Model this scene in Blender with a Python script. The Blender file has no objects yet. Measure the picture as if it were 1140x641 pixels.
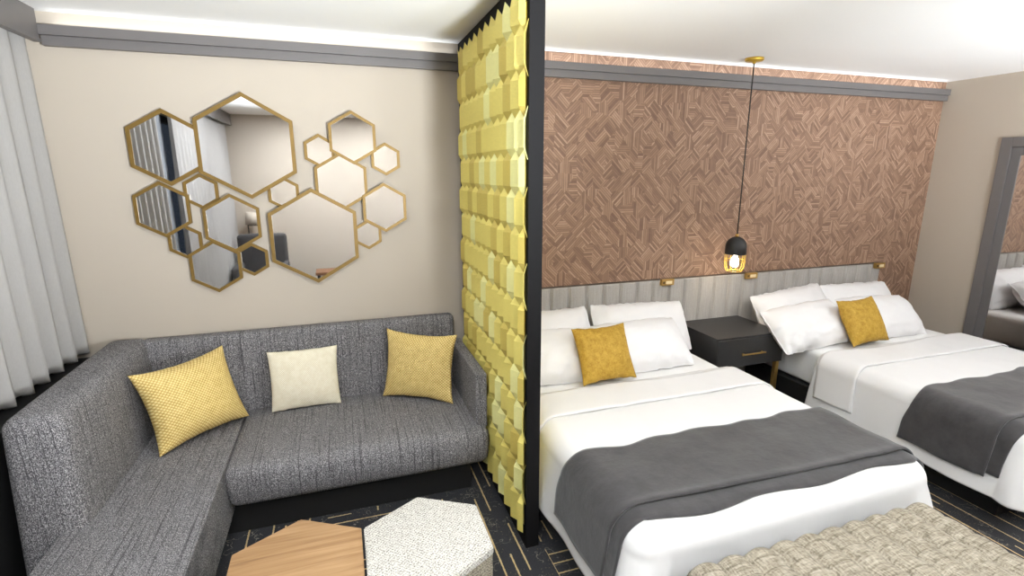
import bpy, bmesh, math, random
from mathutils import Vector, Matrix, noise
random.seed(7)
S = bpy.context.scene
COL = S.collection
PI = math.pi
D = 3.278          # bed/sofa wall plane
H = 2.55           # ceiling
XL, XR = -1.46, 5.07
YB = -1.60         # wall behind the camera

# ------------------------------------------------------------------ materials
class N:
    def __init__(s, name, rough=0.6, metal=0.0, color=(.8,.8,.8)):
        s.m = bpy.data.materials.new(name); s.m.use_nodes = True
        s.t = s.m.node_tree; s.b = s.t.nodes['Principled BSDF']
        s.b.inputs['Roughness'].default_value = rough
        s.b.inputs['Metallic'].default_value = metal
        s.b.inputs['Base Color'].default_value = (*color, 1)
    def n(s, typ, ins=None, **kw):
        x = s.t.nodes.new(typ)
        for k, v in kw.items(): setattr(x, k, v)
        for k, v in (ins or {}).items(): s.set(x.inputs[k], v)
        return x
    def set(s, sock, v):
        if hasattr(v, 'is_output'): s.t.links.new(v, sock)
        else: sock.default_value = v
    def math(s, op, a, b=0.0, c=0.0):
        return s.n('ShaderNodeMath', {0: a, 1: b, 2: c}, operation=op).outputs[0]
    def coord(s, which='Object'): return s.n('ShaderNodeTexCoord').outputs[which]
    def mapp(s, v, scale=(1,1,1), rot=(0,0,0), loc=(0,0,0)):
        return s.n('ShaderNodeMapping', {'Vector': v, 'Scale': scale, 'Rotation': rot, 'Location': loc}).outputs[0]
    def noise(s, v, scale=5, detail=2, rough=.5, dist=0):
        return s.n('ShaderNodeTexNoise', {'Vector': v, 'Scale': scale, 'Detail': detail, 'Roughness': rough, 'Distortion': dist}).outputs[0]
    def ramp(s, f, stops, interp='LINEAR'):
        r = s.n('ShaderNodeValToRGB', {0: f}); cr = r.color_ramp; cr.interpolation = interp
        while len(cr.elements) < len(stops): cr.elements.new(.5)
        for e, (p, c) in zip(cr.elements, stops):
            e.position = p; e.color = (*c, 1) if len(c) == 3 else c
        return r.outputs[0]
    def mix(s, f, a, b, mode='MIX'):
        x = s.n('ShaderNodeMix', data_type='RGBA', blend_type=mode)
        s.set(x.inputs[0], f)
        for i, v in ((6, a), (7, b)):
            if isinstance(v, tuple) and len(v) == 3: v = (*v, 1)
            s.set(x.inputs[i], v)
        return x.outputs[2]
    def sep(s, v): return s.n('ShaderNodeSeparateXYZ', {0: v}).outputs
    def comb(s, x=0., y=0., z=0.): return s.n('ShaderNodeCombineXYZ', {0: x, 1: y, 2: z}).outputs[0]
    def base(s, c): s.set(s.b.inputs['Base Color'], c); return s
    def bump(s, h, strength=.3, dist=.002):
        b = s.n('ShaderNodeBump', {'Height': h, 'Strength': strength, 'Distance': dist})
        s.set(s.b.inputs['Normal'], b.outputs[0]); return s
    def p(s, **kw):
        for k, v in kw.items(): s.set(s.b.inputs[k.replace('_', ' ')], v)
        return s

def c8(r, g, b):
    f = lambda v: (v/255/12.92) if v/255 <= .04045 else ((v/255+.055)/1.055)**2.4
    return (f(r), f(g), f(b))

def plain(name, rgb, rough=.6, metal=0, nscale=None, namp=.06, bump=0):
    m = N(name, rough, metal, rgb)
    if nscale:
        f = m.noise(m.coord(), nscale, 3)
        a = tuple(max(0, x*(1-namp)) for x in rgb); b = tuple(min(1, x*(1+namp)) for x in rgb)
        m.base(m.mix(f, a, b))
        if bump: m.bump(f, bump, .002)
    return m.m

WALL = plain('beige_wall_paint', c8(186,175,161), .75, 0, 3, .02)
CEIL = plain('ceiling_paint', c8(251,250,248), .9, 0, 2, .01)
CROWN = plain('grey_trim_paint', c8(108,104,103), .45, 0, 4, .03)
BLACK = plain('black_lacquer', c8(38,37,37), .42, 0, 30, .08)
FRAMEBLK = plain('black_frame_paint', c8(22,21,22), .7, 0, 30, .05)
BASEBLK = plain('black_base', c8(24,23,23), .6, 0, 20, .1)
FRAMEBLK.node_tree.nodes['Principled BSDF'].inputs['Specular IOR Level'].default_value = .15
BRASS = plain('brushed_brass', c8(196,158,92), .32, .85, 60, .08)
BRASSD = plain('aged_brass_frame', c8(124,97,44), .45, .4, 40, .1)
CANOPY = plain('satin_brass', c8(214,176,70), .35, .6, 40, .05)
MIRROR = plain('mirror_glass', (.9,.9,.91), .02, 1)
CHROME = plain('grey_metal', c8(90,92,96), .35, .6, 20, .05)
DGREY = plain('dark_grey_upholstery', c8(62,60,60), .9, 0, 200, .25, .3)
CORD = plain('black_cord', c8(30,28,27), .7, 0, 60, .1)
HULL = plain('matte_black_shade', c8(34,33,34), .55, 0, 30, .08)

def emis(name, col, st):
    m = N(name, .5, 0, col); m.p(Emission_Color=(*col, 1), Emission_Strength=st); return m.m
BULB = emis('glowing_bulb', (1, .93, .8), 7)
FILAM = emis('lamp_glow', (1, .94, .85), 3)
LEDM = emis('led_strip', (1, .94, .86), 3)
DOWN = emis('added_downlight_diffuser', (1, .96, .9), 6)

def white_cloth(name, rgb, amp=.25):
    m = N(name, .85, 0, rgb)
    o = m.coord()
    f = m.noise(o, 5, 3, .5); g = m.noise(o, 900, 1)
    h = m.math('ADD', f, m.math('MULTIPLY', g, .02))
    m.bump(h, amp, .02); m.p(Sheen_Weight=.1)
    return m.m
SHEET = white_cloth('white_cotton', c8(218,216,215), .22)
PILLOWM = white_cloth('white_pillowcase', c8(227,225,225), .35)
MATT = white_cloth('mattress_ticking', c8(228,226,224), .1)

def sheer():
    m = N('sheer_curtain', .9, 0, c8(205,201,196))
    o = m.coord(); z = m.sep(o)
    f = m.noise(m.mapp(o, (300, 300, 60)), 1, 2)
    m.base(m.mix(f, c8(172,168,165), c8(190,187,184)))
    tr = m.n('ShaderNodeBsdfTranslucent', {'Color': (*c8(205,203,200), 1)})
    mx = m.n('ShaderNodeMixShader', {0: .28, 1: m.b.outputs[0], 2: tr.outputs[0]})
    m.t.links.new(mx.outputs[0], m.t.nodes['Material Output'].inputs[0])
    return m.m
SHEER = sheer()

def tweed(name, axis):
    m = N(name, .95); o = m.coord(); s = m.sep(o)
    k = s[0] if axis == 'x' else m.math('ADD', s[0], s[1])
    # woven salt and pepper fleck
    fl = m.noise(o, 260, 2, .75)
    fl2 = m.noise(m.mapp(o, (420, 420, 160) if axis == 'x' else (420, 420, 160)), 1, 1)
    # long thread streaks that depend mostly on one axis
    sv = m.comb(m.math('MULTIPLY', k, 120), m.math('MULTIPLY', s[2], 2.2), m.math('MULTIPLY', s[1] if axis == 'x' else s[0], 1.8))
    st = m.noise(sv, 1, 3, .65)
    stc = m.ramp(st, [(.34, (0,0,0)), (.47, (1,1,1))])
    band = m.noise(m.comb(m.math('MULTIPLY', k, 22), 0., 0.), 1, 2)
    a = m.ramp(m.math('ADD', m.math('MULTIPLY', fl, .6), m.math('MULTIPLY', fl2, .4)),
               [(.38, c8(44,43,47)), (.50, c8(106,104,107)), (.60, c8(200,197,198))])
    d = m.mix(stc, c8(40,39,42), a)
    d2 = m.mix(.72, a, d)
    m.base(m.mix(m.math('MULTIPLY', band, .35), d2, c8(84,81,82)))
    m.bump(m.math('ADD', fl, m.math('MULTIPLY', st, .8)), .6, .003)
    return m.m
TWEEDX = tweed('grey_tweed_lengthwise', 'x'); TWEEDY = tweed('grey_tweed_crosswise', 'y')

def cushion_mat(name, ca, cb, cc, sc=1.0, dia=True):
    m = N(name, .75); o = m.coord(); s = m.sep(o)
    if dia:
        u = m.math('ADD', s[0], s[2]); v = m.math('SUBTRACT', s[0], s[2])
        a = m.math('ABSOLUTE', m.math('SINE', m.math('MULTIPLY', u, 190*sc)))
        b = m.math('ABSOLUTE', m.math('SINE', m.math('MULTIPLY', v, 190*sc)))
        f = m.math('MULTIPLY', a, b)
    else:
        f = m.noise(m.mapp(o, (60*sc, 60*sc, 60*sc)), 1, 4, .7, 1.5)
    n = m.noise(o, 34, 4, .7)
    col = m.ramp(m.math('ADD', m.math('MULTIPLY', f, .55), m.math('MULTIPLY', n, .5)), [(.22, ca), (.45, cb), (.75, cc)])
    m.base(col); m.bump(m.math('ADD', f, n), .45, .004)
    return m.m
GOLDW = cushion_mat('gold_woven_fabric', c8(186,150,78), c8(224,192,114), c8(246,226,164), 1.0)
CREAMW = cushion_mat('cream_woven_fabric', c8(224,210,178), c8(245,235,208), c8(253,248,232), 1.6)
MUST = cushion_mat('mustard_velvet', c8(106,78,10), c8(160,122,28), c8(206,170,74), 2.0, False)

def grey_runner():
    m = N('charcoal_runner_cloth', .85); o = m.coord()
    f = m.noise(o, 14, 5, .65); g = m.noise(o, 420, 2)
    m.base(m.ramp(m.math('ADD', m.math('MULTIPLY', f, .8), m.math('MULTIPLY', g, .2)), [(.3, c8(42,40,41)), (.7, c8(64,61,62))]))
    m.bump(m.math('ADD', f, m.math('MULTIPLY', g, .1)), .35, .01); m.p(Sheen_Weight=.3)
    return m.m
RUN = grey_runner()

def wallpaper():
    m = N('geometric_wallpaper', .62); o = m.coord(); s = m.sep(o)
    x = s[0]; z = s[2]
    vec = m.comb(x, z, 0.)
    def layer(scale, loc, metric):
        v = m.n('ShaderNodeTexVoronoi', {'Vector': m.mapp(vec, (scale, scale*.72, 1), (0, 0, 0), loc), 'Scale': 1.0, 'Randomness': .85},
                voronoi_dimensions='2D', distance=metric)
        c = m.sep(v.outputs['Color'])
        return c
    c = layer(14., (0, 0, 0), 'MANHATTAN')
    # four strip directions, chosen per cell
    ang = m.math('MULTIPLY', m.math('FLOOR', m.math('MULTIPLY', c[0], 4.999)), 1.0)
    # 0,3: diagonal one, 1,4: diagonal two, 2: upright
    is0 = m.math('LESS_THAN', c[0], .38)
    is1 = m.math('MULTIPLY', m.math('GREATER_THAN', c[0], .38), m.math('LESS_THAN', c[0], .72))
    is2 = m.math('MULTIPLY', m.math('GREATER_THAN', c[0], .72), m.math('LESS_THAN', c[0], .92))
    is3 = m.math('GREATER_THAN', c[0], .92)
    r2 = .7071
    d0 = m.math('MULTIPLY', m.math('ADD', x, z), r2)
    d1 = m.math('MULTIPLY', m.math('SUBTRACT', x, z), r2)
    def dot4(a, b, c_, d):
        t = m.math('ADD', m.math('MULTIPLY', a, is0), m.math('MULTIPLY', b, is1))
        return m.math('ADD', t, m.math('ADD', m.math('MULTIPLY', c_, is2), m.math('MULTIPLY', d, is3)))
    u = dot4(d0, d1, x, z)
    u = m.math('ADD', m.math('MULTIPLY', u, 68.0), m.math('MULTIPLY', c[1], 5.0))
    fr = m.math('FRACT', u); fl = m.math('FLOOR', u)
    wn = m.n('ShaderNodeTexWhiteNoise', {'Vector': m.comb(fl, m.math('MULTIPLY', c[0], 91.), m.math('MULTIPLY', c[2], 37.))}, noise_dimensions='3D').outputs[0]
    tone = m.math('ADD', m.math('MULTIPLY', wn, .7), m.math('MULTIPLY', m.noise(vec, 26, 4), .3))
    col = m.ramp(tone, [(.05, c8(112,84,67)), (.40, c8(141,110,89)), (.72, c8(160,128,105)), (.95, c8(180,148,125))])
    edge = m.ramp(m.math('MINIMUM', fr, m.math('SUBTRACT', 1.0, fr)), [(0, (0,0,0)), (.16, (1,1,1))])
    m.base(m.mix(edge, c8(104,78,65), col))
    m.bump(m.math('ADD', m.math('MULTIPLY', edge, .5), wn), .5, .003)
    return m.m
PAPER = wallpaper()

def headboard_mat():
    m = N('headboard_fabric', .8); o = m.coord(); s = m.sep(o)
    st = m.noise(m.comb(m.math('MULTIPLY', s[0], 160), m.math('MULTIPLY', s[2], 5), 0.), 1, 4, .7)
    f = m.noise(m.mapp(o, (240, 60, 240)), 1, 2, .6)
    m.base(m.ramp(m.math('ADD', m.math('MULTIPLY', st, .6), m.math('MULTIPLY', f, .4)), [(.28, c8(146,141,136)), (.5, c8(168,163,157)), (.72, c8(188,183,177))]))
    m.bump(st, .3, .002)
    return m.m
HEADM = headboard_mat()

def carpet():
    m = N('patterned_carpet', .97); o = m.coord(); s = m.sep(o)
    wob = m.math('MULTIPLY', m.math('SUBTRACT', m.noise(o, 90, 1), .5), .006)
    def lines(a, b, w, seg, th, seed, wid):
        u = m.math('MULTIPLY', m.math('ADD', a, wob), 1/w); fu = m.math('FLOOR', u); fr = m.math('FRACT', u)
        v = m.math('FLOOR', m.math('ADD', m.math('MULTIPLY', b, 1/seg), m.math('MULTIPLY', fu, .37)))
        wn = m.n('ShaderNodeTexWhiteNoise', {'Vector': m.comb(fu, v, seed)}, noise_dimensions='3D').outputs[0]
        on = m.math('GREATER_THAN', wn, th)
        return m.math('MULTIPLY', on, m.math('LESS_THAN', m.math('ABSOLUTE', m.math('SUBTRACT', fr, .5)), wid))
    l1 = lines(s[0], s[1], .058, .34, .56, 3., .07)
    l2 = lines(s[1], s[0], .062, .30, .60, 8., .06)
    blk = m.n('ShaderNodeTexVoronoi', {'Vector': m.mapp(o, (3.4, 2.8, .001)), 'Scale': 1.}, distance='CHEBYCHEV', voronoi_dimensions='2D')
    sel = m.math('GREATER_THAN', m.sep(blk.outputs['Color'])[0], .38)
    ln = m.math('ADD', m.math('MULTIPLY', l1, sel), m.math('MULTIPLY', l2, m.math('SUBTRACT', 1.0, sel)))
    ds = m.n('ShaderNodeVectorMath', {0: o, 1: m.n('ShaderNodeTexNoise', {'Vector': o, 'Scale': 9., 'Detail': 3.}).outputs[1]}, operation='ADD').outputs[0]
    vor = m.n('ShaderNodeTexVoronoi', {'Vector': m.mapp(ds, (4, 3, .001)), 'Scale': 1.}, feature='DISTANCE_TO_EDGE', voronoi_dimensions='2D')
    crack = m.math('MULTIPLY', m.math('LESS_THAN', vor.outputs[0], .014), m.math('GREATER_THAN', m.noise(o, 7, 1), .5))
    sp = m.math('MULTIPLY', m.math('GREATER_THAN', m.noise(o, 130, 2), .67), m.math('GREATER_THAN', m.noise(o, 5, 1), .5))
    base = m.ramp(m.noise(o, 380, 2, .7), [(.35, c8(20,20,23)), (.65, c8(62,62,66))])
    c = m.mix(ln, base, c8(196,170,124)); c = m.mix(m.math('MULTIPLY', crack, .6), c, c8(150,142,130))
    c = m.mix(m.math('MULTIPLY', sp, .55), c, c8(160,140,105))
    m.base(c); m.bump(m.noise(o, 380, 2), .5, .004)
    return m.m
CARPET = carpet()

def oak():
    m = N('oak_veneer', .42); o = m.coord()
    v = m.mapp(o, (1.6, 22, 1), (0, 0, .25))
    f = m.noise(v, 1.6, 4, .55, .6); g = m.noise(m.mapp(o, (6, 220, 1), (0, 0, .25)), 1, 2)
    m.base(m.ramp(m.math('ADD', m.math('MULTIPLY', f, .8), m.math('MULTIPLY', g, .2)),
        [(.28, c8(126,92,60)), (.42, c8(158,121,82)), (.58, c8(175,139,99)), (.8, c8(190,157,117))]))
    return m.m
OAK = oak()

def woven(name, light, mid, dark, sx, sz, flat=False):
    m = N(name, .85); o = m.coord(); s = m.sep(o)
    a = m.math('SINE', m.math('MULTIPLY', s[0], sx)); b = m.math('SINE', m.math('MULTIPLY', m.math('ADD', s[1], s[2]), sz))
    w = m.math('MULTIPLY', a, b)
    n = m.noise(o, 190, 3, .75)
    t = m.math('ADD', m.math('MULTIPLY', w, .07), n)
    m.base(m.ramp(t, [(.33, dark), (.46, mid), (.56, light)]))
    m.bump(t, .5, .003)
    return m.m
BOUCLE = woven('white_speckled_boucle', c8(216,213,206), c8(180,175,167), c8(92,87,80), 420, 420)
WEAVE = woven('taupe_side_weave', c8(176,168,150), c8(132,124,108), c8(70,64,54), 300, 500)

def bench_mat():
    m = N('oatmeal_woven_fabric', .9); o = m.coord(); s = m.sep(o)
    st = m.noise(m.comb(m.math('MULTIPLY', s[0], 210), m.math('MULTIPLY', s[1], 30), m.math('MULTIPLY', s[2], 30)), 1, 3, .7)
    cr = m.noise(m.comb(m.math('MULTIPLY', s[0], 22), m.math('MULTIPLY', s[1], 170), m.math('MULTIPLY', s[2], 120)), 1, 3, .7)
    ln = m.math('ABSOLUTE', m.math('SINE', m.math('MULTIPLY', m.math('ADD', s[1], m.math('MULTIPLY', m.noise(o, 12, 2), .02)), 62.)))
    ln = m.ramp(ln, [(.0, (0,0,0)), (.35, (1,1,1))])
    t = m.math('ADD', m.math('MULTIPLY', st, .5), m.math('MULTIPLY', cr, .45))
    t = m.math('ADD', t, m.math('MULTIPLY', m.math('SUBTRACT', ln, 1.0), .07))
    m.base(m.ramp(t, [(.36, c8(98,89,74)), (.46, c8(138,129,113)), (.58, c8(168,159,143)), (.7, c8(196,188,173))]))
    m.bump(t, .5, .004)
    return m.m
BENCHM = bench_mat()

def gold_tile(name, rgb, rough):
    m = N(name, rough, .12, rgb); o = m.coord()
    br = m.n('ShaderNodeTexBrick', {'Vector': m.comb(m.sep(o)[1], m.sep(o)[2], 0.), 'Scale': 55., 'Mortar Size': .03,
        'Color1': (*rgb, 1), 'Color2': (*tuple(x*.93 for x in rgb), 1), 'Mortar': (*tuple(x*.85 for x in rgb), 1)})
    m.base(br.outputs[0]); m.p(Roughness=rough)
    return m.m
GT = [gold_tile('gold_leaf_tile', c8(246,229,128), .42), gold_tile('pale_gold_leaf_tile', c8(255,250,172), .36), gold_tile('deep_gold_leaf_tile', c8(222,200,104), .46)]

# ------------------------------------------------------------------ helpers
def link(o, parent=None):
    COL.objects.link(o)
    if parent: o.parent = parent; o.matrix_parent_inverse = parent.matrix_world.inverted()
    return o
def mesh(name, verts, faces, mat, parent=None, smooth=False, mi=None):
    me = bpy.data.meshes.new(name); me.from_pydata([tuple(v) for v in verts], [], faces)
    mats = mat if isinstance(mat, (list, tuple)) else [mat]
    for k in mats: me.materials.append(k)
    if mi:
        for p, i in zip(me.polygons, mi): p.material_index = i
    if smooth: me.polygons.foreach_set('use_smooth', [True]*len(me.polygons))
    me.update()
    return link(bpy.data.objects.new(name, me), parent)
def frombm(name, bm, mat, parent=None, smooth=False):
    bmesh.ops.recalc_face_normals(bm, faces=bm.faces)
    me = bpy.data.meshes.new(name); bm.to_mesh(me); bm.free()
    for k in (mat if isinstance(mat, (list, tuple)) else [mat]): me.materials.append(k)
    if smooth:
        me.polygons.foreach_set('use_smooth', [True]*len(me.polygons))
    return link(bpy.data.objects.new(name, me), parent)
def addbox(bm, x0, x1, y0, y1, z0, z1, bev=0, seg=2, M=None):
    r = bmesh.ops.create_cube(bm, size=1)
    vs = r['verts']
    for v in vs:
        v.co = Vector(((x0+x1)/2 + v.co.x*(x1-x0), (y0+y1)/2 + v.co.y*(y1-y0), (z0+z1)/2 + v.co.z*(z1-z0)))
    if bev:
        es = list({e for v in vs for e in v.link_edges})
        q = bmesh.ops.bevel(bm, geom=es, offset=bev, segments=seg, affect='EDGES', profile=.6)
        vs = list({v for f in q['faces'] for v in f.verts} | set(v for v in vs if v.is_valid))
    if M:
        for v in vs: v.co = M @ v.co
def box(name, x0, x1, y0, y1, z0, z1, mat, parent=None, bev=0, M=None, seg=2):
    bm = bmesh.new(); addbox(bm, x0, x1, y0, y1, z0, z1, bev, seg, M)
    return frombm(name, bm, mat, parent)
def boxes(name, lst, mat, parent=None, bev=0):
    bm = bmesh.new()
    for b in lst: addbox(bm, *b, bev=bev)
    return frombm(name, bm, mat, parent)
def root(name, loc, label=None, cat=None, group=None, rz=0):
    o = bpy.data.objects.new(name, None); COL.objects.link(o); o.empty_display_size = .1
    o.location = loc; o.rotation_euler = (0, 0, rz)
    bpy.context.view_layer.update()
    return tag(o, label, cat, group)
def tag(o, label=None, cat=None, group=None, kind=None):
    if label: o['label'] = label
    if cat: o['category'] = cat
    if group: o['group'] = group
    if kind: o['kind'] = kind
    return o
def struct(o): o['kind'] = 'structure'; return o
def local_part(name, verts, faces, mat, parent, smooth=False, mi=None):
    o = mesh(name, verts, faces, mat, None, smooth, mi); o.parent = parent; return o
def coords(a, b, r, n):
    L = [a, a+r*.12, a+r*.35, a+r*.65, a+r]
    m = [a+r + (b-a-2*r)*i/n for i in range(1, n)]
    return L + m + [b-r, b-r*.65, b-r*.35, b-r*.12, b]
def softbox(x0, x1, y0, y1, z0, z1, r, n=(8,8,4), puff=(0,0,0), warp=None):
    """rounded box with optional bulging faces; returns verts, faces"""
    X, Y, Z = coords(x0, x1, r, n[0]), coords(y0, y1, r, n[1]), coords(z0, z1, r, n[2])
    idx = {}; V = []; F = []
    lo = Vector((x0+r, y0+r, z0+r)); hi = Vector((x1-r, y1-r, z1-r))
    c = (lo+hi)/2; hs = (Vector((x1, y1, z1))-Vector((x0, y0, z0)))/2
    def vid(i, j, k):
        if (i, j, k) in idx: return idx[i, j, k]
        p = Vector((X[i], Y[j], Z[k]))
        q = Vector([min(max(p[a], lo[a]), hi[a]) for a in range(3)])
        d = p-q
        if d.length > 1e-9: p = q + d.normalized()*r
        u = [(p[a]-c[a])/hs[a] for a in range(3)]
        for a in range(3):
            if puff[a]:
                b, e = (a+1) % 3, (a+2) % 3
                p[a] += puff[a]*u[a]*max(0, 1-u[b]**4)*max(0, 1-u[e]**4)
        if warp: p = warp(p)
        V.append(p); idx[i, j, k] = len(V)-1; return idx[i, j, k]
    nx, ny, nz = len(X)-1, len(Y)-1, len(Z)-1
    for i in range(nx):
        for j in range(ny):
            F.append((vid(i,j,0), vid(i,j+1,0), vid(i+1,j+1,0), vid(i+1,j,0)))
            F.append((vid(i,j,nz), vid(i+1,j,nz), vid(i+1,j+1,nz), vid(i,j+1,nz)))
    for i in range(nx):
        for k in range(nz):
            F.append((vid(i,0,k), vid(i+1,0,k), vid(i+1,0,k+1), vid(i,0,k+1)))
            F.append((vid(i,ny,k), vid(i,ny,k+1), vid(i+1,ny,k+1), vid(i+1,ny,k)))
    for j in range(ny):
        for k in range(nz):
            F.append((vid(0,j,k), vid(0,j,k+1), vid(0,j+1,k+1), vid(0,j+1,k)))
            F.append((vid(nx,j,k), vid(nx,j+1,k), vid(nx,j+1,k+1), vid(nx,j,k+1)))
    return V, F
def tube(bm, pts, r, seg=8, cap=True):
    pts = [Vector(p) for p in pts]; rings = []
    for i, p in enumerate(pts):
        t = (pts[min(i+1, len(pts)-1)]-pts[max(i-1, 0)]).normalized()
        a = t.orthogonal().normalized() if i == 0 else (rings_a - t*rings_a.dot(t)).normalized()
        rings_a = a; b = t.cross(a)
        rings.append([bm.verts.new(p + a*r*math.cos(2*PI*k/seg) + b*r*math.sin(2*PI*k/seg)) for k in range(seg)])
    for A, B in zip(rings, rings[1:]):
        for k in range(seg): bm.faces.new((A[k], A[(k+1)%seg], B[(k+1)%seg], B[k]))
    if cap: bm.faces.new(rings[0][::-1]); bm.faces.new(rings[-1])
def tubeobj(name, pts, r, mat, parent=None, seg=8):
    bm = bmesh.new(); tube(bm, pts, r, seg); return frombm(name, bm, mat, parent, True)
def lathe(name, prof, mat, cx, cy, parent=None, seg=28):
    V = []; F = []
    for (r, z) in prof:
        for k in range(seg): V.append((cx+r*math.cos(2*PI*k/seg), cy+r*math.sin(2*PI*k/seg), z))
    for i in range(len(prof)-1):
        for k in range(seg): F.append((i*seg+k, i*seg+(k+1)%seg, (i+1)*seg+(k+1)%seg, (i+1)*seg+k))
    return mesh(name, V, F, mat, parent, True)
def copy_tree(o, parent=None):
    c = o.copy(); COL.objects.link(c)
    if parent: c.parent = parent
    for ch in list(o.children): copy_tree(ch, c)
    return c

# ------------------------------------------------------------------ room shell
struct(box('floor', XL-.1, XR+.1, YB-.1, D+.1, -.1, 0, CARPET))
struct(box('ceiling', XL-.1, XR+.1, YB-.1, D+.1, H, H+.1, CEIL))
PX0, PX1 = .75, .817          # divider frame thickness in x
struct(box('wall_sofa', XL-.1, .785, D, D+.1, 0, H, WALL))
struct(box('wall_bed', .785, XR+.1, D, D+.1, 0, H, PAPER))
struct(box('wall_right', XR, XR+.1, YB-.1, D, 0, H, WALL))
struct(box('wall_back', XL-.1, XR, YB-.1, YB, 0, H, WALL))
# window wall: pieces round one wide opening
W0, W1, WZ0, WZ1 = -1.25, 3.0, .88, 2.3
boxes_ = [(XL-.1, XL, YB, W0, 0, H), (XL-.1, XL, W1, D, 0, H), (XL-.1, XL, W0, W1, 0, WZ0), (XL-.1, XL, W0, W1, WZ1, H)]
struct(boxes('wall_left', boxes_, WALL))
GLASS = N('window_glass', .03, 0, (.9,.95,.97)); GLASS.p(Transmission_Weight=1.0, IOR=1.05); GLASS = GLASS.m
wn = struct(boxes('window_1', [(XL-.08, XL-.03, W0, W0+.06, WZ0, WZ1), (XL-.08, XL-.03, W1-.06, W1, WZ0, WZ1),
     (XL-.08, XL-.03, W0+.06, W1-.06, WZ0, WZ0+.06), (XL-.08, XL-.03, W0+.06, W1-.06, WZ1-.06, WZ1),
     (XL-.08, XL-.03, -.1, -.04, WZ0+.06, WZ1-.06), (XL-.08, XL-.03, 2.1, 2.16, WZ0+.06, WZ1-.06)], FRAMEBLK))
box('mullion', XL-.02, XL+.02, 1.02, 1.21, WZ0-.02, WZ1+.02, plain('slate_frame', c8(96,100,106), .45), wn, .003)
box('pane', XL-.06, XL-.055, W0+.06, W1-.06, WZ0+.06, WZ1-.06, GLASS, wn)

struct(box('shade_block', XL, XL+.145, 1.15, D-.001, 0, .80, BASEBLK, bev=.004))  # added black box standing in for the deep shade below the curtain

# crown trims along the long wall: two stepped fascias with an open cove above
def crown(name, x0, x1):
    return struct(boxes(name, [(x0, x1, D-.050, D, 2.438, 2.484), (x0, x1, D-.034, D, 2.392, 2.438)], CROWN, bev=.002))
crown('trim_1', -1.30, PX0)
crown('trim_2', PX1, XR-.002)
struct(boxes('trim_3', [(-1.325, -1.300, YB, 3.235, 2.402, H), (-1.300, -1.292, YB, 3.228, 2.402, 2.417)], CROWN, bev=.001))
struct(box('baseboard_back', XL, XR, YB, YB+.015, 0, .1, CROWN, bev=.003))
struct(box('baseboard_right', XR-.015, XR, 2.80, D, 0, .1, CROWN, bev=.003))

# mirrored closet opening in the right wall
dr = struct(boxes('door_1', [(XR-.022, XR, 2.705, 2.782, 0, 2.06), (XR-.022, XR, .55, 2.705, 1.985, 2.06), (XR-.022, XR, .47, .55, 0, 2.06)], CROWN, bev=.003))
boxes('inner_frame', [(XR-.014, XR-.004, 2.640, 2.703, 0, 1.983), (XR-.014, XR-.004, .55, 2.640, 1.92, 1.983)], plain('dark_grey_frame', c8(104,102,102), .4), dr, .002)
box('mirror_panel', XR-.008, XR-.002, .56, 2.640, 0.02, 1.92, MIRROR, dr)

# ------------------------------------------------------------------ curtains on the window wall
def curtain(name, y0, y1, ztop, zbot, xbase, period, seed, label, taper=0.0):
    n = int((y1-y0)/.012); rows = 30; V = []; F = []
    rnd = random.Random(seed); ph = [rnd.uniform(0, 6) for _ in range(4)]
    for j in range(rows+1):
        t = j/rows; z = ztop + (zbot-ztop)*t
        for i in range(n+1):
            y = y0 + (y1-y0)*i/n
            a = (y-y0)/period*2*PI + .5*math.sin(y*3.1+ph[0]) + .25*t*math.sin(y*5+ph[1])
            w = math.sin(a) + .28*math.sin(2*a+ph[2])
            x = xbase + (.018+.016*t)*w
            V.append((x, y + .012*t*math.cos(a), z + (0.012*math.sin(a+.8) if j == rows else 0)))
    for j in range(rows):
        for i in range(n):
            q = j*(n+1)+i; F.append((q, q+1, q+n+2, q+n+1))
    o = mesh(name, V, F, SHEER, None, True)
    sm = o.modifiers.new('thick', 'SOLIDIFY'); sm.thickness = .003
    return tag(o, label, 'curtain', 'pale curtains along the window wall')
curtain('curtain', 1.43, 3.268, 2.47, .83, -1.383, .135, 1, 'pale grey pleated curtain hanging to the left, in the corner behind the sofa')
curtain('curtain', -1.50, 1.00, 2.47, .05, -1.383, .13, 2, 'pale pleated curtain seen only in the hexagonal mirrors, beyond the dark window gap')

# ------------------------------------------------------------------ sofa
so = root('sofa', (-.2, 2.9, 0), 'L-shaped grey tweed corner sofa on a black plinth under the hexagonal mirrors', 'sofa')
def lean_back(p):     # straight back leans: thin at top, deeper at the seat
    t = (p.z-.40)/(.885-.40)
    if p.y < 3.24: p.y -= .018*(1-t)
    return p
V, F = softbox(-1.095, .665, 3.175, 3.272, .34, .885, .028, (24, 2, 8), (0, 0, 0), lean_back)
mesh('backrest', V, F, TWEEDX, so, True)
def lret(p):
    t = (p.z-.35)/(.885-.35)
    if p.x > -1.16: p.x -= .030*t
    if p.y < 2.5: p.y += .05*t*max(0, (2.5-p.y)/.3)
    return p
V, F = softbox(-1.262, -1.030, 2.195, 3.268, .10, .893, .052, (4, 16, 8), (.008, 0, .006), lret)
mesh('return_backrest', V, F, TWEEDY, so, True)
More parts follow.
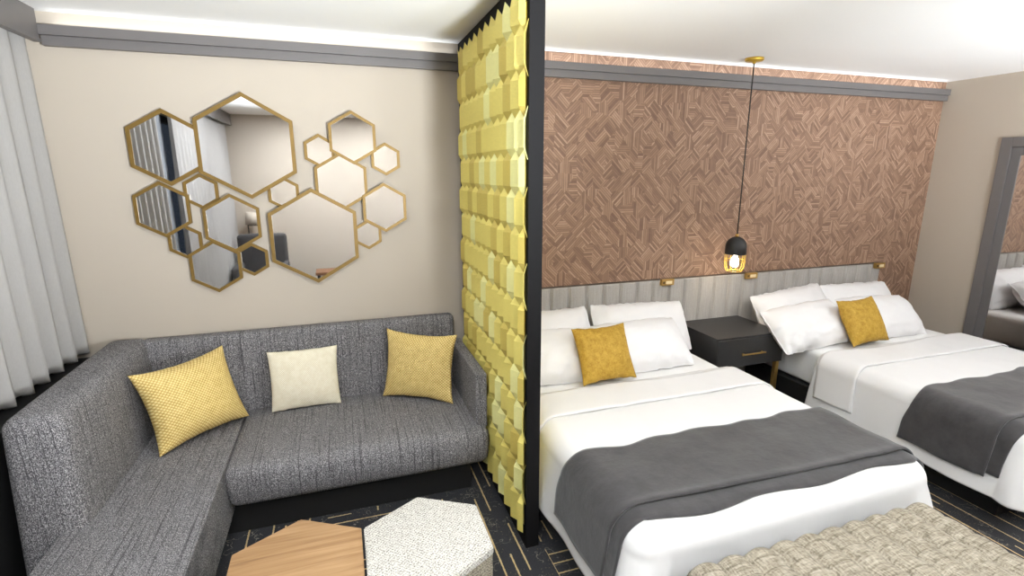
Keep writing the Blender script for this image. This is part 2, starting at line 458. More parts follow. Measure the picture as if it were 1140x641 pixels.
# seats
def seatw(p):
    if p.z < .30 and p.y < 2.6: p.y += .03*(.30-p.z)/.1
    return p
V, F = softbox(-.612, .705, 2.470, 3.19, .195, .420, .050, (18, 10, 4), (0, .012, .014), seatw)
mesh('seat', V, F, TWEEDX, so, True)
V, F = softbox(-1.045, -.602, 2.50, 3.20, .135, .4215, .012, (8, 10, 4), (0, 0, .0))
mesh('corner_seat', V, F, TWEEDX, so, True)
V, F = softbox(-1.122, -.602, 1.20, 2.515, .135, .424, .008, (8, 12, 4), (0, 0, 0))
mesh('chaise_seat', V, F, TWEEDX, so, True)
V, F = softbox(.642, .706, 2.535, 3.20, .40, .722, .012, (2, 8, 4))
mesh('armrest', V, F, TWEEDX, so, True)
boxes('plinth', [(-1.0, .62, 2.60, 3.1, 0, .198), (-1.05, -.66, 1.30, 2.60, 0, .14)], BASEBLK, so, .004)

# ------------------------------------------------------------------ cushions and pillows
def pillow_geo(w, h, t, pinch=.07, n=34, flange=0.0, seed=0, wr=.004, corner=.0):
    V = []; F = []; idx = {}
    def tp(u):  # concentrate samples at the edges
        return math.sin(u*PI/2)
    for side in (1, -1):
        for i in range(n+1):
            for j in range(n+1):
                u = tp(-1+2*i/n); v = tp(-1+2*j/n)
                edge = i in (0, n) or j in (0, n)
                if edge and side == -1: idx[side, i, j] = idx[1, i, j]; continue
                x = w/2*u*(1-pinch*(1-v*v)*u*u-corner*abs(v)**7); z = h/2*v*(1-pinch*(1-u*u)*v*v-corner*abs(u)**7)
                k = 1-flange
                uu = min(1, abs(u)/k); vv = min(1, abs(v)/k)
                th = t/2*(max(0, (1-uu**2.4)*(1-vv**2.4)))**.55
                if not edge: th += .0025
                nz = noise.noise(Vector((x*9+seed*7.3, z*9+seed, side*3)))
                nz2 = noise.noise(Vector((x*25+seed, z*25, side*5)))
                y = -side*th + wr*(nz+.4*nz2)*(1.0 if not edge else 1.6)
                V.append((x + wr*nz*.6, y, z + wr*nz2)); idx[side, i, j] = len(V)-1
    for side in (1, -1):
        for i in range(n):
            for j in range(n):
                q = (idx[side,i,j], idx[side,i+1,j], idx[side,i+1,j+1], idx[side,i,j+1])
                F.append(q if side == 1 else q[::-1])
    return V, F
def cushion(name, pos, w, h, t, yaw, lean, roll, mat, label, cat, group=None, bend=0, **kw):
    """pos = centre of bottom edge; lean back in degrees about the bottom edge"""
    V, F = pillow_geo(w, h, t, **kw)
    V = [Vector(v) for v in V]
    if bend:
        V = [Vector((v.x, v.y - bend*(v.z/h)**2, v.z)) for v in V]
    o = mesh(name, V, F, mat, None, True)
    M = Matrix.Translation(pos) @ Matrix.Rotation(math.radians(yaw), 4, 'Z') @ Matrix.Rotation(math.radians(-lean), 4, 'X') @ Matrix.Rotation(math.radians(roll), 4, 'Y') @ Matrix.Translation((0, 0, h/2))
    o.matrix_world = M
    return tag(o, label, cat, group)
cushion('cushion', (-.745, 2.865, .432), .475, .43, .23, 41, 21, -2, GOLDW, 'gold woven cushion propped in the corner at the left of the sofa', 'cushion', seed=1, pinch=.12)
cushion('cushion', (-.26, 3.045, .432), .385, .355, .11, 1, 10, 0, CREAMW, 'cream woven cushion in the middle of the grey sofa back', 'cushion', seed=2, pinch=.05)
cushion('cushion', (.375, 2.945, .432), .46, .42, .14, -31, 12, 1, GOLDW, 'gold woven cushion leaning beside the right arm of the sofa', 'cushion', seed=3, pinch=.11)

# ------------------------------------------------------------------ hexagonal tables
def hexring(cx, cy, r, z): return [(cx+r*math.sin(k*PI/3), cy+r*math.cos(k*PI/3), z) for k in range(6)]
def hexdrum(name, cx, cy, r, z0, z1, mat, parent, bev=.004):
    bm = bmesh.new()
    a = [bm.verts.new(v) for v in hexring(cx, cy, r, z0)]; b = [bm.verts.new(v) for v in hexring(cx, cy, r, z1)]
    bm.faces.new(a); bm.faces.new(b[::-1])
    for k in range(6): bm.faces.new((a[k], a[(k+1)%6], b[(k+1)%6], b[k]))
    bmesh.ops.recalc_face_normals(bm, faces=bm.faces)
    bmesh.ops.bevel(bm, geom=bm.edges[:], offset=bev, segments=2, affect='EDGES')
    return frombm(name, bm, mat, parent)
t1 = root('hexagonal_table', (-.233, 1.735, 0), 'hexagonal coffee table with light oak top in front of the sofa', 'coffee table')
hexdrum('tabletop', -.2345, 1.735, .2655, .395, .42, OAK, t1, .002)
hexdrum('pedestal', -.2345, 1.735, .235, .03, .395, BLACK, t1)
hexdrum('plinth', -.2345, 1.735, .20, 0, .03, BASEBLK, t1)
t2 = root('hexagonal_pouf', (.235, 1.735, 0), 'hexagonal pouf with speckled white top touching the oak table', 'pouf')
hexdrum('seat_pad', .2345, 1.735, .2655, .385, .42, BOUCLE, t2, .005)
hexdrum('side_panel', .2345, 1.735, .262, .03, .385, WEAVE, t2)
hexdrum('plinth', .2345, 1.735, .22, 0, .03, BASEBLK, t2)

# ------------------------------------------------------------------ room divider
dv = root('room_divider', (.784, 2.65, 0), 'tall floor-to-ceiling divider in a black frame with faceted gold tiles', 'room divider')
YF = 2.028
boxes('frame', [(PX0+.002, PX1, YF, YF+.03, 0, H-.002), (PX0+.002, PX1, 3.195, D-.002, 0, H-.002),
                (PX0+.002, PX1, YF+.03, 3.195, 0, .085), (PX0+.002, PX1, YF+.03, 3.195, 2.455, H-.002)], FRAMEBLK, dv)
box('back_panel', .762, PX1-.004, YF+.03, 3.195, .085, 2.455, GT[0], dv)
P_ = .1055; AMP = .030; XV = .749; BH = .050
tops = [2.500] + [2.352-.1605*i for i in range(14)]
rb = random.Random(11)
yA, yB = YF+.004, 3.195
def wave(y, off):
    u = ((y-off)/P_) % 1.0
    return 1-2*min(u, 1-u)
for r, zt in enumerate(tops):
    zb = tops[r+1] if r+1 < len(tops) else .088
    off = 2.274 if r % 2 == 0 else 2.274+P_/2
    ks = sorted({round(2.274 + k*P_/2, 5) for k in range(-8, 24)})
    ys = [yA] + [y for y in ks if yA+.002 < y < yB-.002] + [yB]
    V = []; F = []; MI = []; cols = {}
    def X(y, o): return XV-AMP*wave(y, o)
    zt1 = zt-BH/2; zb1 = zb+BH/2
    if r == 0: zt1 = zt-BH
    if r == len(tops)-1: zb1 = zb
    for (ya, yb) in zip(ys, ys[1:]):
        key = math.floor(((ya+yb)/2-off)/P_+.5)
        if key not in cols:
            h = rb.random(); cols[key] = 1 if h > .84 else (2 if h < .2 else 0)
        mi = cols[key]
        q = len(V)
        V += [(X(ya, off), ya, zb1), (X(yb, off), yb, zb1), (X(yb, off), yb, zt1), (X(ya, off), ya, zt1)]
        F.append((q, q+1, q+2, q+3)); MI.append(mi)
        # gable above: this row's ridge rises to a point where the row above has its valley
        ridge, valley = (ya, yb) if wave(ya, off) > wave(yb, off) else (yb, ya)
        q = len(V)
        if r > 0 or True:
            ztip = zt1+BH
            V += [(X(ridge, off), ridge, zt1), (X(valley, off), valley, zt1), (XV if r else XV-AMP*.6, ridge, ztip)]
            F.append((q, q+1, q+2)); MI.append(mi)
        # tapering underside below: the ridge of this row falls back to the valley of the next
        if r < len(tops)-1:
            q = len(V); V += [(X(ridge, off), ridge, zb1), (X(valley, off), valley, zb1), (XV, ridge, zb1-BH)]
            F.append((q, q+1, q+2)); MI.append(mi)
    o = mesh('tile_row', V, F, GT, dv, False, MI)
    solid_ = o.modifiers.new('thick', 'SOLIDIFY'); solid_.thickness = .0015; solid_.offset = 0
# ------------------------------------------------------------------ wall mirrors
s_ = 908/340
f_ = 570; th = math.radians(12.85); ya_ = math.radians(18.53); HC = 1.8
Rv = Vector((math.cos(ya_), -math.sin(ya_), 0)); F0 = Vector((math.sin(ya_), math.cos(ya_), 0))
Fv = F0*math.cos(th) + Vector((0, 0, -math.sin(th)))
# centre x, centre z, width across flats, depth layer, where it hangs
MIR = [(-.846, 1.921, .345, 1, 'hexagonal brass mirror at the upper left of the cluster, touching the largest left one'),
 (-.458, 1.932, .492, 2, 'largest hexagonal brass mirror at the top of the left group'),
 (-.904, 1.597, .262, 1, 'hexagonal brass mirror at the far left, below the upper left one'),
 (-.713, 1.691, .168, 0, 'small hexagonal brass mirror left of centre, under the gap between the two top left ones'),
 (-.822, 1.418, .165, 0, 'small hexagonal brass mirror tucked behind the far left one, at its lower right'),
 (-.572, 1.514, .285, 2, 'medium hexagonal brass mirror reflecting the dark armchair and desk'),
 (-.684, 1.272, .260, 1, 'hexagonal brass mirror that hangs lowest in the left group'),
 (-.495, 1.300, .168, 0, 'small dark-looking hexagonal brass mirror at the lower right of the left group'),
 (-.295, 1.676, .165, 0, 'small hexagonal brass mirror between the two largest ones'),
 (-.146, 1.424, .485, 2, 'large hexagonal brass mirror hanging lowest in the right group'),
 (-.083, 1.915, .165, 0, 'small hexagonal brass mirror at the top left of the right group'),
 (.105, 1.990, .262, 2, 'hexagonal brass mirror hanging highest in the right group'),
 (.289, 1.871, .168, 0, 'small hexagonal brass mirror at the upper far right of the cluster'),
 (.026, 1.738, .292, 1, 'medium hexagonal brass mirror in the middle of the right group'),
 (.267, 1.583, .257, 2, 'hexagonal brass mirror at the far right of the cluster'),
 (.161, 1.419, .158, 0, 'small hexagonal brass mirror under the far right one')]
for cx, cz, w, lay, lab in MIR:
    R = w/math.sqrt(3); fw = .0165 + .0035*(w > .3)
    yb = D-.001-.0142*lay
    yf = yb-.0135
    mr = root('wall_mirror', (cx, D-.001, cz-R), lab, 'mirror', 'hexagonal mirrors above the sofa')
    def ring(r, y): return [(cx+r*math.sin(k*PI/3), y, cz+r*math.cos(k*PI/3)) for k in range(6)]
    Ri = R-fw*1.155
    V = ring(R, yb) + ring(R, yf) + ring(Ri, yf) + ring(Ri, yb)
    F = []
    for a in range(3):
        for k in range(6): F.append((a*6+k, a*6+(k+1)%6, (a+1)*6+(k+1)%6, (a+1)*6+k))
    for k in range(6): F.append((18+k, 18+(k+1)%6, (k+1)%6, k))
    if lay:   # slim backing that carries the frame off the wall
        pass
    fo = mesh('frame', V, F, BRASSD, mr)
    g = ring(Ri+.001, yf+.004) + ring(Ri+.001, yb-.001)
    mesh('mirror_glass', g, [tuple(range(6)), tuple(range(11, 5, -1))] + [(k, 6+k, 6+(k+1)%6, (k+1)%6) for k in range(6)], MIRROR, mr)
    if lay:
        sp = ring(R*.45, D) + ring(R*.45, yb)
        mesh('wall_mount', sp, [tuple(range(11, 5, -1)), tuple(range(6))] + [(k, 6+k, 6+(k+1)%6, (k+1)%6) for k in range(6)], BASEBLK, mr)

# ------------------------------------------------------------------ headboard
hb = root('headboard', (2.7, D, 0), 'long low headboard of upright grey fabric channels behind both beds', 'headboard')
hx0, hx1 = PX1+.004, 4.60
V = []; F = []
nch = 27; cw = (hx1-hx0)/nch; xs = []
for i in range(nch):
    for k in range(8):
        u = k/8; xs.append((hx0+(i+u)*cw, .022*(math.sin(PI*u))**.35 if 0 < u < 1 else .0))
xs.append((hx1, 0))
for (x, d_) in xs:
    V += [(x, D-.012-d_, .0), (x, D-.012-d_, .982), (x, D-.010-d_*.6, .994), (x, D-.002, .994)]
for i in range(len(xs)-1):
    q = i*4
    for k in range(3): F.append((q+k, q+4+k, q+5+k, q+1+k))
F += [(0, 1, 2, 3), tuple((len(xs)-1)*4+k for k in (3, 2, 1, 0))]
mesh('channel_panel', V, F, HEADM, hb)
box('top_rail', hx0, hx1, D-.026, D-.001, .994, .999, plain('brown_edge_strip', c8(84,70,60), .5), hb)
DARKSLOT = plain('dark_slot', c8(120,98,62), .5, .5)
for x, lab in ((2.325, 'small brass reading light plate above the nearer bed, at its right edge'), (3.118, 'small brass reading light plate by the pendant lamp, left edge of the farther bed'), (4.545, 'small brass reading light plate at the far right end of the headboard')):
    r_ = root('reading_light', (x, D-.034, .945), lab, 'reading light', 'brass reading lights on the headboard')
    box('plate', x-.055, x+.055, D-.062, D-.034, .955, 1.003, BRASS, r_, .003)
    box('lens_slot', x-.020, x+.034, D-.066, D-.062, .967, .990, plain('warm_lens', c8(236,214,168), .3), r_, .001)
    box('switch', x-.045, x-.030, D-.066, D-.062, .970, .987, DARKSLOT, r_, .001)

# ------------------------------------------------------------------ beds (local: y=0 at the headboard, foot at -y)
WB = .765; LF = 1.925; ZT = .556; RE = .10
def surf(a, b, off=0.0, hem=1.0, seed=0, fold=1.0):
    """a across (arc), b along from head (arc); returns local point on the made-up bed"""
    wi = WB-RE; li = LF-RE
    ea = max(0, abs(a)-wi); eb = max(0, b-li)
    sx = 1 if a >= 0 else -1
    x = sx*min(abs(a), wi); y = -min(b, li)
    d = max(ea, eb)
    r = RE+off
    if d > 0:
        arc = RE*PI/2
        if d < arc: o = r*math.sin(d/RE); dz = r*(1-math.cos(d/RE))
        else:
            ex = d-arc
            flare = .050*(ex/.30)
            # soft folds on the hanging part
            s = b if ea >= eb else a*1.3+3
            fl = .010*math.sin(s*7+seed)*ex/.34 + .006*math.sin(s*17+seed*2)*ex/.34
            if ea > 0 and eb > 0: fl += .06*(ex/.34)*math.sin(2*math.atan2(eb, ea))*fold
            if eb > 0 and ea == 0:      # the foot panel sits a little behind the corner pleats
                q_ = min(1, max(0, (wi-.035-abs(a))/.014)); fl -= .022*q_*min(1, ex/.14)
            o = r+flare+fl*fold; dz = r+ex
        if ea > 0 and eb > 0:
            ph = math.atan2(eb, ea)
            ph = ph + .12*math.sin(4*ph)*0
            ox, oy = o*math.cos(ph), o*math.sin(ph)
        elif ea > 0: ox, oy = o, 0
        else: ox, oy = 0, o
        x += sx*ox; y -= oy
        z = ZT+off-dz+off*0 + (off if False else 0)
    else: z = ZT+off
    # soft unevenness
    n1 = noise.noise(Vector((x*2.3+seed, y*2.3, 1.0)))*.010 + noise.noise(Vector((x*8+seed, y*6, 4.0)))*.003
    if d <= 0.0: z += n1
    else: z += n1*max(0, 1-d/.1)
    return Vector((x, y, z))
def sgrid(a0, a1, b0, b1, na, nb, off, seed=0, edge=None, fold=1.0, lift=None):
    V = []; F = []
    for i in range(na+1):
        for j in range(nb+1):
            a = a0+(a1-a0)*i/na; b = b0+(b1-b0)*j/nb
            if edge: a, b = edge(a, b, i/na, j/nb)
            p = surf(a, b, off, seed=seed, fold=fold)
            if lift: p = lift(p, i/na, j/nb)
            V.append(p)
    for i in range(na):
        for j in range(nb):
            q = i*(nb+1)+j; F.append((q, q+1, q+nb+2, q+nb+1))
    return V, F
DROP = RE*PI/2 + .275
def solid(o, t, off=-1):
    m_ = o.modifiers.new('thick', 'SOLIDIFY'); m_.thickness = t; m_.offset = off; return o
def make_bed(bx, seed, labs):
    by = D-.045
    bd = root('bed', (bx, by, 0), labs['bed'], 'bed', 'two queen beds')
    def lp(name, V, F, mat, smooth=True): return local_part(name, V, F, mat, bd, smooth)
    V, F = softbox(-.68, .68, -1.84, -.005, .27, ZT-.016, .05, (10, 14, 3), (0, 0, .004)); lp('mattress', V, F, MATT)
    V, F = softbox(-.70, .70, -1.86, -.003, .10, .268, .012, (4, 6, 2)); lp('bed_base', V, F, BASEBLK)
    V, F = softbox(-.64, .64, -1.78, -.03, 0, .102, .005, (4, 6, 2)); lp('plinth', V, F, BASEBLK)
    # duvet
    b0 = .70
    V, F = sgrid(-(WB-RE)-DROP, (WB-RE)+DROP, b0, (LF-RE)+DROP, 230, 120, .0, seed)
    du = mesh('duvet', V, F, SHEET, None, True); solid(du, .012); du.location = (bx, by, 0)
    tag(du, labs['duvet'], 'duvet', 'white duvets')
    V, F = sgrid(-(WB-RE)-DROP*.80, (WB-RE)+DROP*.80, .735, 1.00, 140, 14, .014, seed+.5,
                 edge=lambda a, b, u, v: (a, b + .10*max(0, abs(a)-.68)+ .02*math.sin(a*5+seed)*(1-v)))
    fo = mesh('turned_down_edge', V, F, SHEET, None, True); fo.parent = du; solid(fo, .010)
    # grey runner laid across the foot, two layers
    e1 = lambda a, b, u, v: (a, b + (.012*math.sin(a*9+seed)+.008*math.sin(a*23) - .06*max(0, -a-.5))*(1-v) + (.012*math.sin(a*3.1)-.03*max(0,-a-.3))*v)
    V, F = sgrid(-(WB-RE)-.345, (WB-RE)+.20, 1.365, 1.80, 110, 34, .024, seed, edge=e1,
                 lift=lambda p, u, v: p + Vector((0, 0, .006*math.exp(-((v-.97)/.05)**2) + .003*math.sin(v*9+u*14))))
    rn = mesh('bed_runner', V, F, RUN, None, True); rn.location = (bx, by, 0); solid(rn, .008)
    tag(rn, labs['runner'], 'bed runner', 'charcoal bed runners')
    e2 = lambda a, b, u, v: (a, b + (.010*math.sin(a*11+seed)-.035*max(0, -a-.4))*v)
    V, F = sgrid(-(WB-RE)-.32, (WB-RE)+.18, 1.50, 1.862, 110, 20, .012, seed, edge=e2)
    un = mesh('lower_fold', V, F, RUN, None, True); un.parent = rn; solid(un, .008)
    return bd
BX1, BX2 = 1.655, 3.855
make_bed(BX1, 0., dict(bed='nearer queen bed with black base, between divider and nightstand', duvet='white duvet spread over the nearer bed beside the divider', runner='charcoal runner across the nearer bed, behind the woven bench'))
make_bed(BX2, 2.4, dict(bed='farther queen bed with black base beyond the black nightstand', duvet='white duvet spread over the farther bed by the right wall', runner='charcoal runner on the farther bed, cut off by the right edge'))

def sleep_pillows(seed, which, rows):
    g = 'white pillows on the beds'; B = D-.045
    for (row, side, x, w, roll) in rows:
        if row == 'back':
            cushion('pillow', (x, B-.305, ZT-.004), w, .375, .22, 0, 32, roll, PILLOWM,
                f'white pillow against the headboard, {side} side of the {which} bed', 'pillow', g, seed=seed+x, pinch=.012, wr=.014, flange=.02, n=44, corner=.035)
        else:
            cushion('pillow', (x, B-.595, ZT-.004), w, .37, .23, 0, 46, roll, PILLOWM,
                f'white pillow in the front row, {side} side of the {which} bed', 'pillow', g, seed=seed+x+5, pinch=.012, wr=.014, flange=.02, n=44, corner=.035)
sleep_pillows(1, 'nearer', [('back', 'left', 1.235, .74, -1.5), ('back', 'right', 1.985, .755, 2), ('front', 'left', 1.15, .62, 1), ('front', 'right', 1.80, .735, -1)])
sleep_pillows(9, 'farther', [('back', 'left', 3.405, .745, -5), ('back', 'right', 4.10, .745, 1.5), ('front', 'left', 3.28, .735, -4), ('front', 'right', 3.99, .735, 2)])
cushion('cushion', (1.465, 2.52, ZT+.02), .365, .345, .14, 2, 30, 0, MUST, 'mustard cushion on the nearer bed', 'cushion', 'mustard cushions on the beds', seed=21, pinch=.09, wr=.006)
cushion('cushion', (3.61, 2.53, ZT+.02), .39, .345, .14, 4, 30, 0, MUST, 'mustard cushion on the farther bed', 'cushion', 'mustard cushions on the beds', seed=25, pinch=.09, wr=.006)

# ------------------------------------------------------------------ nightstand
ns = root('nightstand', (2.735, 3.0, 0), 'black one-drawer nightstand with brass legs between the beds', 'nightstand')
nx0, nx1, ny0, ny1, nz0, nz1 = 2.445, 3.028, 2.757, 3.236, .432, .652
box('body', nx0, nx1, ny0+.016, ny1, nz0, nz1, BLACK, ns, .003)
df = box('drawer', nx0+.001, nx1-.001, ny0, ny0+.015, nz0+.001, nz1-.012, BLACK, ns, .002)
bm = bmesh.new(); addbox(bm, 2.640, 2.850, ny0-.026, ny0-.016, .523, .533, .002)
addbox(bm, 2.655, 2.665, ny0-.018, ny0+.001, .523, .533); addbox(bm, 2.825, 2.835, ny0-.018, ny0+.001, .523, .533)
hd = frombm('handle', bm, BRASS); hd.parent = df
hd['label'] = 'brass bar handle'
for lx in (nx0+.01, nx1-.040):
    for ly in (ny0+.012, ny1-.045):
        box('leg', lx, lx+.03, ly, ly+.03, 0, nz0+.001, BRASS, ns, .002)
for q in (nx0+.018, nx1-.032): box('stretcher', q, q+.014, ny0+.04, ny1-.04, .03, .05, BRASS, ns)

# ------------------------------------------------------------------ pendant lamp
px, py = 2.757, 3.028
pd = root('pendant_lamp', (px, py, 1.06), 'black dome pendant lamp with brass wire cage and lit bulb above the nightstand', 'pendant lamp')
lathe('canopy', [(0, H), (.060, H), (.060, H-.014), (.055, H-.020), (.012, H-.022), (.010, H-.035), (0, H-.035)], CANOPY, px, py, pd)
tubeobj('cord', [(px, py, H-.03), (px, py, 1.9), (px, py, 1.345)], .0042, CORD, pd)
lathe('cap', [(0, 1.352), (.012, 1.350), (.014, 1.330), (0, 1.330)], BRASS, px, py, pd)
dome = [(0, 1.332)]
for k in range(1, 9):
    a = PI/2*k/8; dome.append((.074*math.sin(a), 1.258+.074*math.cos(a)))
dome += [(.075, 1.205), (.072, 1.203), (.070, 1.205), (.069, 1.25), (.05, 1.30), (0, 1.318)]
lathe('lamp_shade', dome, HULL, px, py, pd)
bm = bmesh.new()
for k in range(10):
    a = 2*PI*k/10
    tube(bm, [(px+.070*math.cos(a), py+.070*math.sin(a), 1.208), (px+.071*math.cos(a), py+.071*math.sin(a), 1.15), (px+.066*math.cos(a), py+.066*math.sin(a), 1.105), (px+.052*math.cos(a), py+.052*math.sin(a), 1.076)], .0024, 6)
for r_, z_ in ((.052, 1.076), (.0705, 1.160)):
    tube(bm, [(px+r_*math.cos(2*PI*k/24), py+r_*math.sin(2*PI*k/24), z_) for k in range(25)], .0022, 6, False)
frombm('wire_cage', bm, CANOPY, pd, True)
lathe('socket', [(0, 1.25), (.017, 1.25), (.017, 1.196), (0, 1.196)], BRASS, px, py, pd)
bl = lathe('bulb', [(.012, 1.198), (.016, 1.186), (.028, 1.160), (.032, 1.140), (.028, 1.120), (.016, 1.107), (0, 1.103)], BULB, px, py, pd)

# ------------------------------------------------------------------ bench at the foot of the nearer bed
bn = root('bench', (1.6, .93, 0), 'upholstered bench in oatmeal tufted weave at the foot of the nearer bed', 'bench')
x0, x1, y0, y1 = 1.025, 2.155, .70, 1.212; zb, zt = .37, .515
nt = 10; NX = nt*10; NY = 40; V = []; F = []; g = {}
tw = (x1-x0)/nt
def bz(i, j):
    u = i/NX; v = j/NY
    return u, v
for i in range(NX+1):
    for j in range(NY+1):
        u, v = i/NX, j/NY
        x = x0+u*(x1-x0); y = y0+v*(y1-y0)
        c = abs(math.sin(PI*(x-x0)/tw)); c2 = abs(math.sin(PI*(y-y0)/((y1-y0)/5)))
        ex = min(1, min(u, 1-u)*(x1-x0)/.03); ey = min(1, min(v, 1-v)*(y1-y0)/.03)
        rr = (1-(1-ex)**2)**.5 * (1-(1-ey)**2)**.5
        z = zt - .022*(1-rr) - .022*(1-c**.5) - .006*(1-c2**.45)
        yy = y + (.006*(c-1) if v > .97 else (-.006*(c-1) if v < .03 else 0))
        V.append((x, yy, z)); g[i, j] = len(V)-1
for i in range(NX):
    for j in range(NY): F.append((g[i,j], g[i+1,j], g[i+1,j+1], g[i,j+1]))
# sides
loop = [(i, 0) for i in range(NX)] + [(NX, j) for j in range(NY)] + [(i, NY) for i in range(NX, 0, -1)] + [(0, j) for j in range(NY, 0, -1)]
lo_ = []
for (i, j) in loop:
    v = V[g[i, j]]; V.append((v[0], v[1], zb)); lo_.append(len(V)-1)
for k in range(len(loop)):
    a = g[loop[k]]; b = g[loop[(k+1)%len(loop)]]
    F.append((a, lo_[k], lo_[(k+1)%len(loop)], b))
F.append(tuple(lo_[::-1]))
mesh('seat', V, F, BENCHM, bn, True)
box('frame', x0+.02, x1-.02, y0+.02, y1-.02, .33, .371, BLACK, bn, .003)
for lx in (x0+.03, x1-.065):
    for ly in (y0+.03, y1-.065): box('leg', lx, lx+.035, ly, ly+.035, 0, .332, BLACK, bn, .003)

# ------------------------------------------------------------------ things seen in the mirrors, behind the camera
ac = root('armchair', (-1.0, -.85, 0), 'dark grey armchair reflected in the lower hexagonal mirrors', 'armchair', rz=math.radians(0))
def am(name, *a, r=.03, w=None):
    V, F = softbox(*a, r, (6, 6, 6), (0, 0, .01), w); mesh(name, V, F, DGREY, ac, True)
am('backrest', -1.30, -.70, -1.13, -1.0, .30, .98, r=.04)
am('seat', -1.24, -.76, -1.00, -.50, .30, .45)
am('armrest', -1.32, -1.24, -1.00, -.50, .20, .62)
am('armrest', -.76, -.68, -1.00, -.50, .20, .62)
boxes('base', [(-1.28, -.72, -1.08, -.54, .06, .30)], BASEBLK, ac, .01)
for lx in (-1.26, -.78):
    for ly in (-1.06, -.60): box('leg', lx, lx+.04, ly, ly+.04, 0, .062, BASEBLK, ac)
dk = root('desk', (-1.06, -1.38, 0), 'narrow wooden wall desk behind the armchair, seen in reflection', 'desk')
box('desktop', -1.30, -.82, -1.58, -1.18, .715, .745, OAK, dk, .003)
for lx in (-1.28, -.86):
    for ly in (-1.57, -1.22): box('leg', lx, lx+.03, ly, ly+.03, 0, .716, BASEBLK, dk)
lm = root('table_lamp', (-1.13, -1.40, .745), 'open rectangular frame table lamp on the desk, seen in reflection', 'lamp')
boxes('lamp_frame', [(-1.21, -1.05, -1.43, -1.37, .746, .758), (-1.21, -1.198, -1.408, -1.392, .758, 1.06), (-1.062, -1.05, -1.408, -1.392, .758, 1.06), (-1.21, -1.05, -1.408, -1.392, 1.06, 1.072)], FRAMEBLK, lm)
lathe('lamp_shade', [(.07, 1.082), (.11, 1.082), (.09, 1.25), (.07, 1.25), (.07, 1.082)], WALL, -1.13, -1.40, lm)
box('stem', -1.134, -1.126, -1.404, -1.396, 1.072, 1.10, FRAMEBLK, lm)
st = root('stool', (-.18, -1.0, 0), 'low wooden luggage stool seen at the foot of the large lower mirror', 'stool')
box('seat', -.36, .02, -1.12, -.80, .42, .46, plain('walnut', c8(120,82,54), .5, 0, 8, .2), st, .006)
for lx in (-.34, -.03):
    for ly in (-1.10, -.85): box('leg', lx, lx+.03, ly, ly+.03, 0, .421, BASEBLK, st)

# ------------------------------------------------------------------ room lights plus added unseen fill lamps
def area(name, loc, size, power, col, rot=(0,0,0), size_y=None, shape=None, spread=None):
    l = bpy.data.lights.new(name, 'AREA'); l.energy = power; l.color = col; l.size = size
    if size_y: l.shape = 'RECTANGLE'; l.size_y = size_y
    if shape: l.shape = shape
    if spread: l.spread = spread
    o = bpy.data.objects.new(name, l); COL.objects.link(o); o.location = loc; o.rotation_euler = rot
    return o
WARM = (.90, .955, 1.0)
# LED strips in the cove above the crown
for nm, xa, xb, pw in (('cove', -1.25, .72, .35), ('cove', .85, 5.0, .9)):
    area('cove_light', ((xa+xb)/2, D-.026, 2.489), xb-xa, pw, WARM, (PI, 0, 0), .03)
# added ceiling downlights out of view, brightening the room and the mirror reflections
for i, (x, y, pw) in enumerate([(-.35, .7, 4), (-.5, -.75, 13), (.55, -.95, 7), (1.55, .55, 1.5), (1.55, -.7, 2), (3.3, .55, 1.5), (3.3, -.7, 2)]):
    dl = root('added_downlight', (x, y, H-.012), 'added round ceiling downlight out of view above the room', 'fill_downlight', 'added ceiling downlights')
    lathe('trim_ring', [(.085, H-.001), (.10, H-.001), (.10, H-.010), (.085, H-.010), (.085, H-.001)], CROWN, x, y, dl)
    lathe('diffuser', [(0, H-.006), (.084, H-.006)], DOWN, x, y, dl)
    area('fill_downlight', (x, y, H-.02), .17, pw, WARM, (0, 0, 0), None, 'DISK')
TILT, SPR = 46, 94
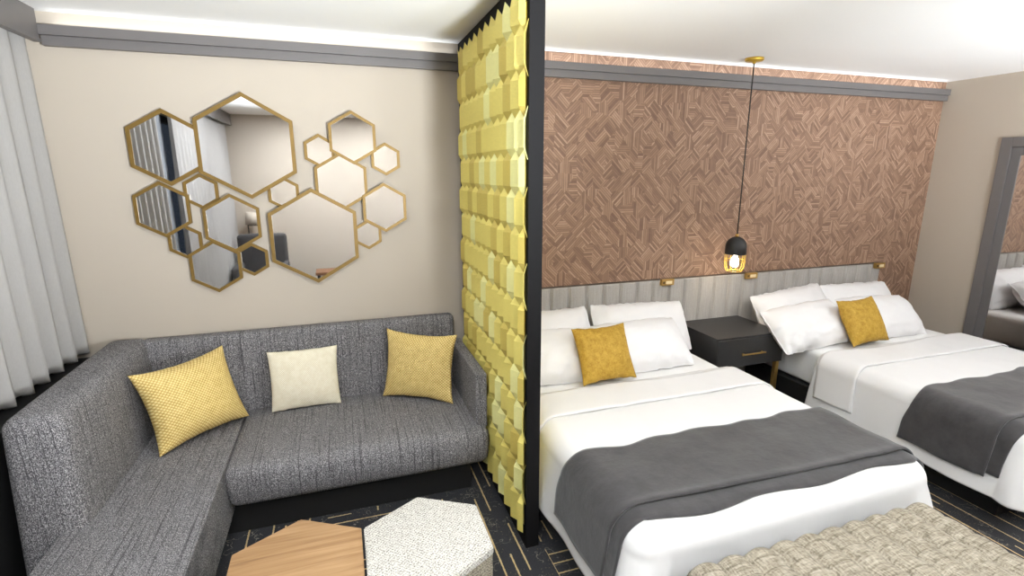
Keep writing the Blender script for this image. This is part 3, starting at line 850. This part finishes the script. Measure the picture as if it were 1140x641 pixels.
# added unseen uplighters behind the camera, put in to brighten ceiling and walls
for i, (x, y, pw, tx) in enumerate([(1.08, -.9, 58, -38), (1.9, -1.0, 17, 2), (3.2, -1.0, 31, 26), (4.4, -.8, 24, 14)]):
    fl = root('added_uplighter', (x, y, 0), 'added slim black uplighter, unseen behind the camera', 'floor lamp', 'added uplighters')
    lathe('base', [(0, .02), (.13, .02), (.14, .0), (0, 0)], FRAMEBLK, x, y, fl)
    tubeobj('pole', [(x, y, .02), (x, y, .6), (x, y, 1.16)], .011, FRAMEBLK, fl)
    lathe('lamp_shade', [(.02, 1.16), (.12, 1.18), (.20, 1.26), (.195, 1.26), (.115, 1.19), (0, 1.175)], FRAMEBLK, x, y, fl)
    area('added_uplight', (x, y+.02, 1.29), .36, pw, WARM, (PI-math.radians(TILT), math.radians(tx), 0), None, 'DISK', math.radians(SPR))
l = bpy.data.lights.new('bulb_light', 'POINT'); l.energy = .8; l.color = (1, .85, .65); l.shadow_soft_size = .03
o = bpy.data.objects.new('bulb_light', l); COL.objects.link(o); o.location = (px, py, 1.09)
# daylight outside the window
area('daylight', (XL-.5, .9, 1.5), 4.2, 2, (.95, .97, 1), (0, -PI/2, 0), 2.0)
w = bpy.data.worlds.new('World'); S.world = w; w.use_nodes = True
w.node_tree.nodes['Background'].inputs[0].default_value = (.25, .32, .45, 1)
w.node_tree.nodes['Background'].inputs[1].default_value = .04

# ------------------------------------------------------------------ camera
cam = bpy.data.cameras.new('camera'); co = bpy.data.objects.new('camera', cam); COL.objects.link(co)
cam.sensor_width = 36; cam.lens = 36*570/1140; cam.clip_start = .02
co.location = (0, 0, 1.8)
Rm = Matrix((Rv, Rv.cross(Fv), -Fv)).transposed()
co.rotation_euler = Rm.to_euler()
S.camera = co
S.view_settings.view_transform = 'Standard'; S.view_settings.look = 'None'
S.view_settings.gamma = 1; S.view_settings.use_curve_mapping = False
S.view_settings.exposure = 1.16
S.cycles.max_bounces = 10; S.cycles.diffuse_bounces = 6; S.cycles.glossy_bounces = 5
S.cycles.use_denoising = True
S.cycles.sample_clamp_indirect = 6
S.cycles.caustics_reflective = False; S.cycles.caustics_refractive = False
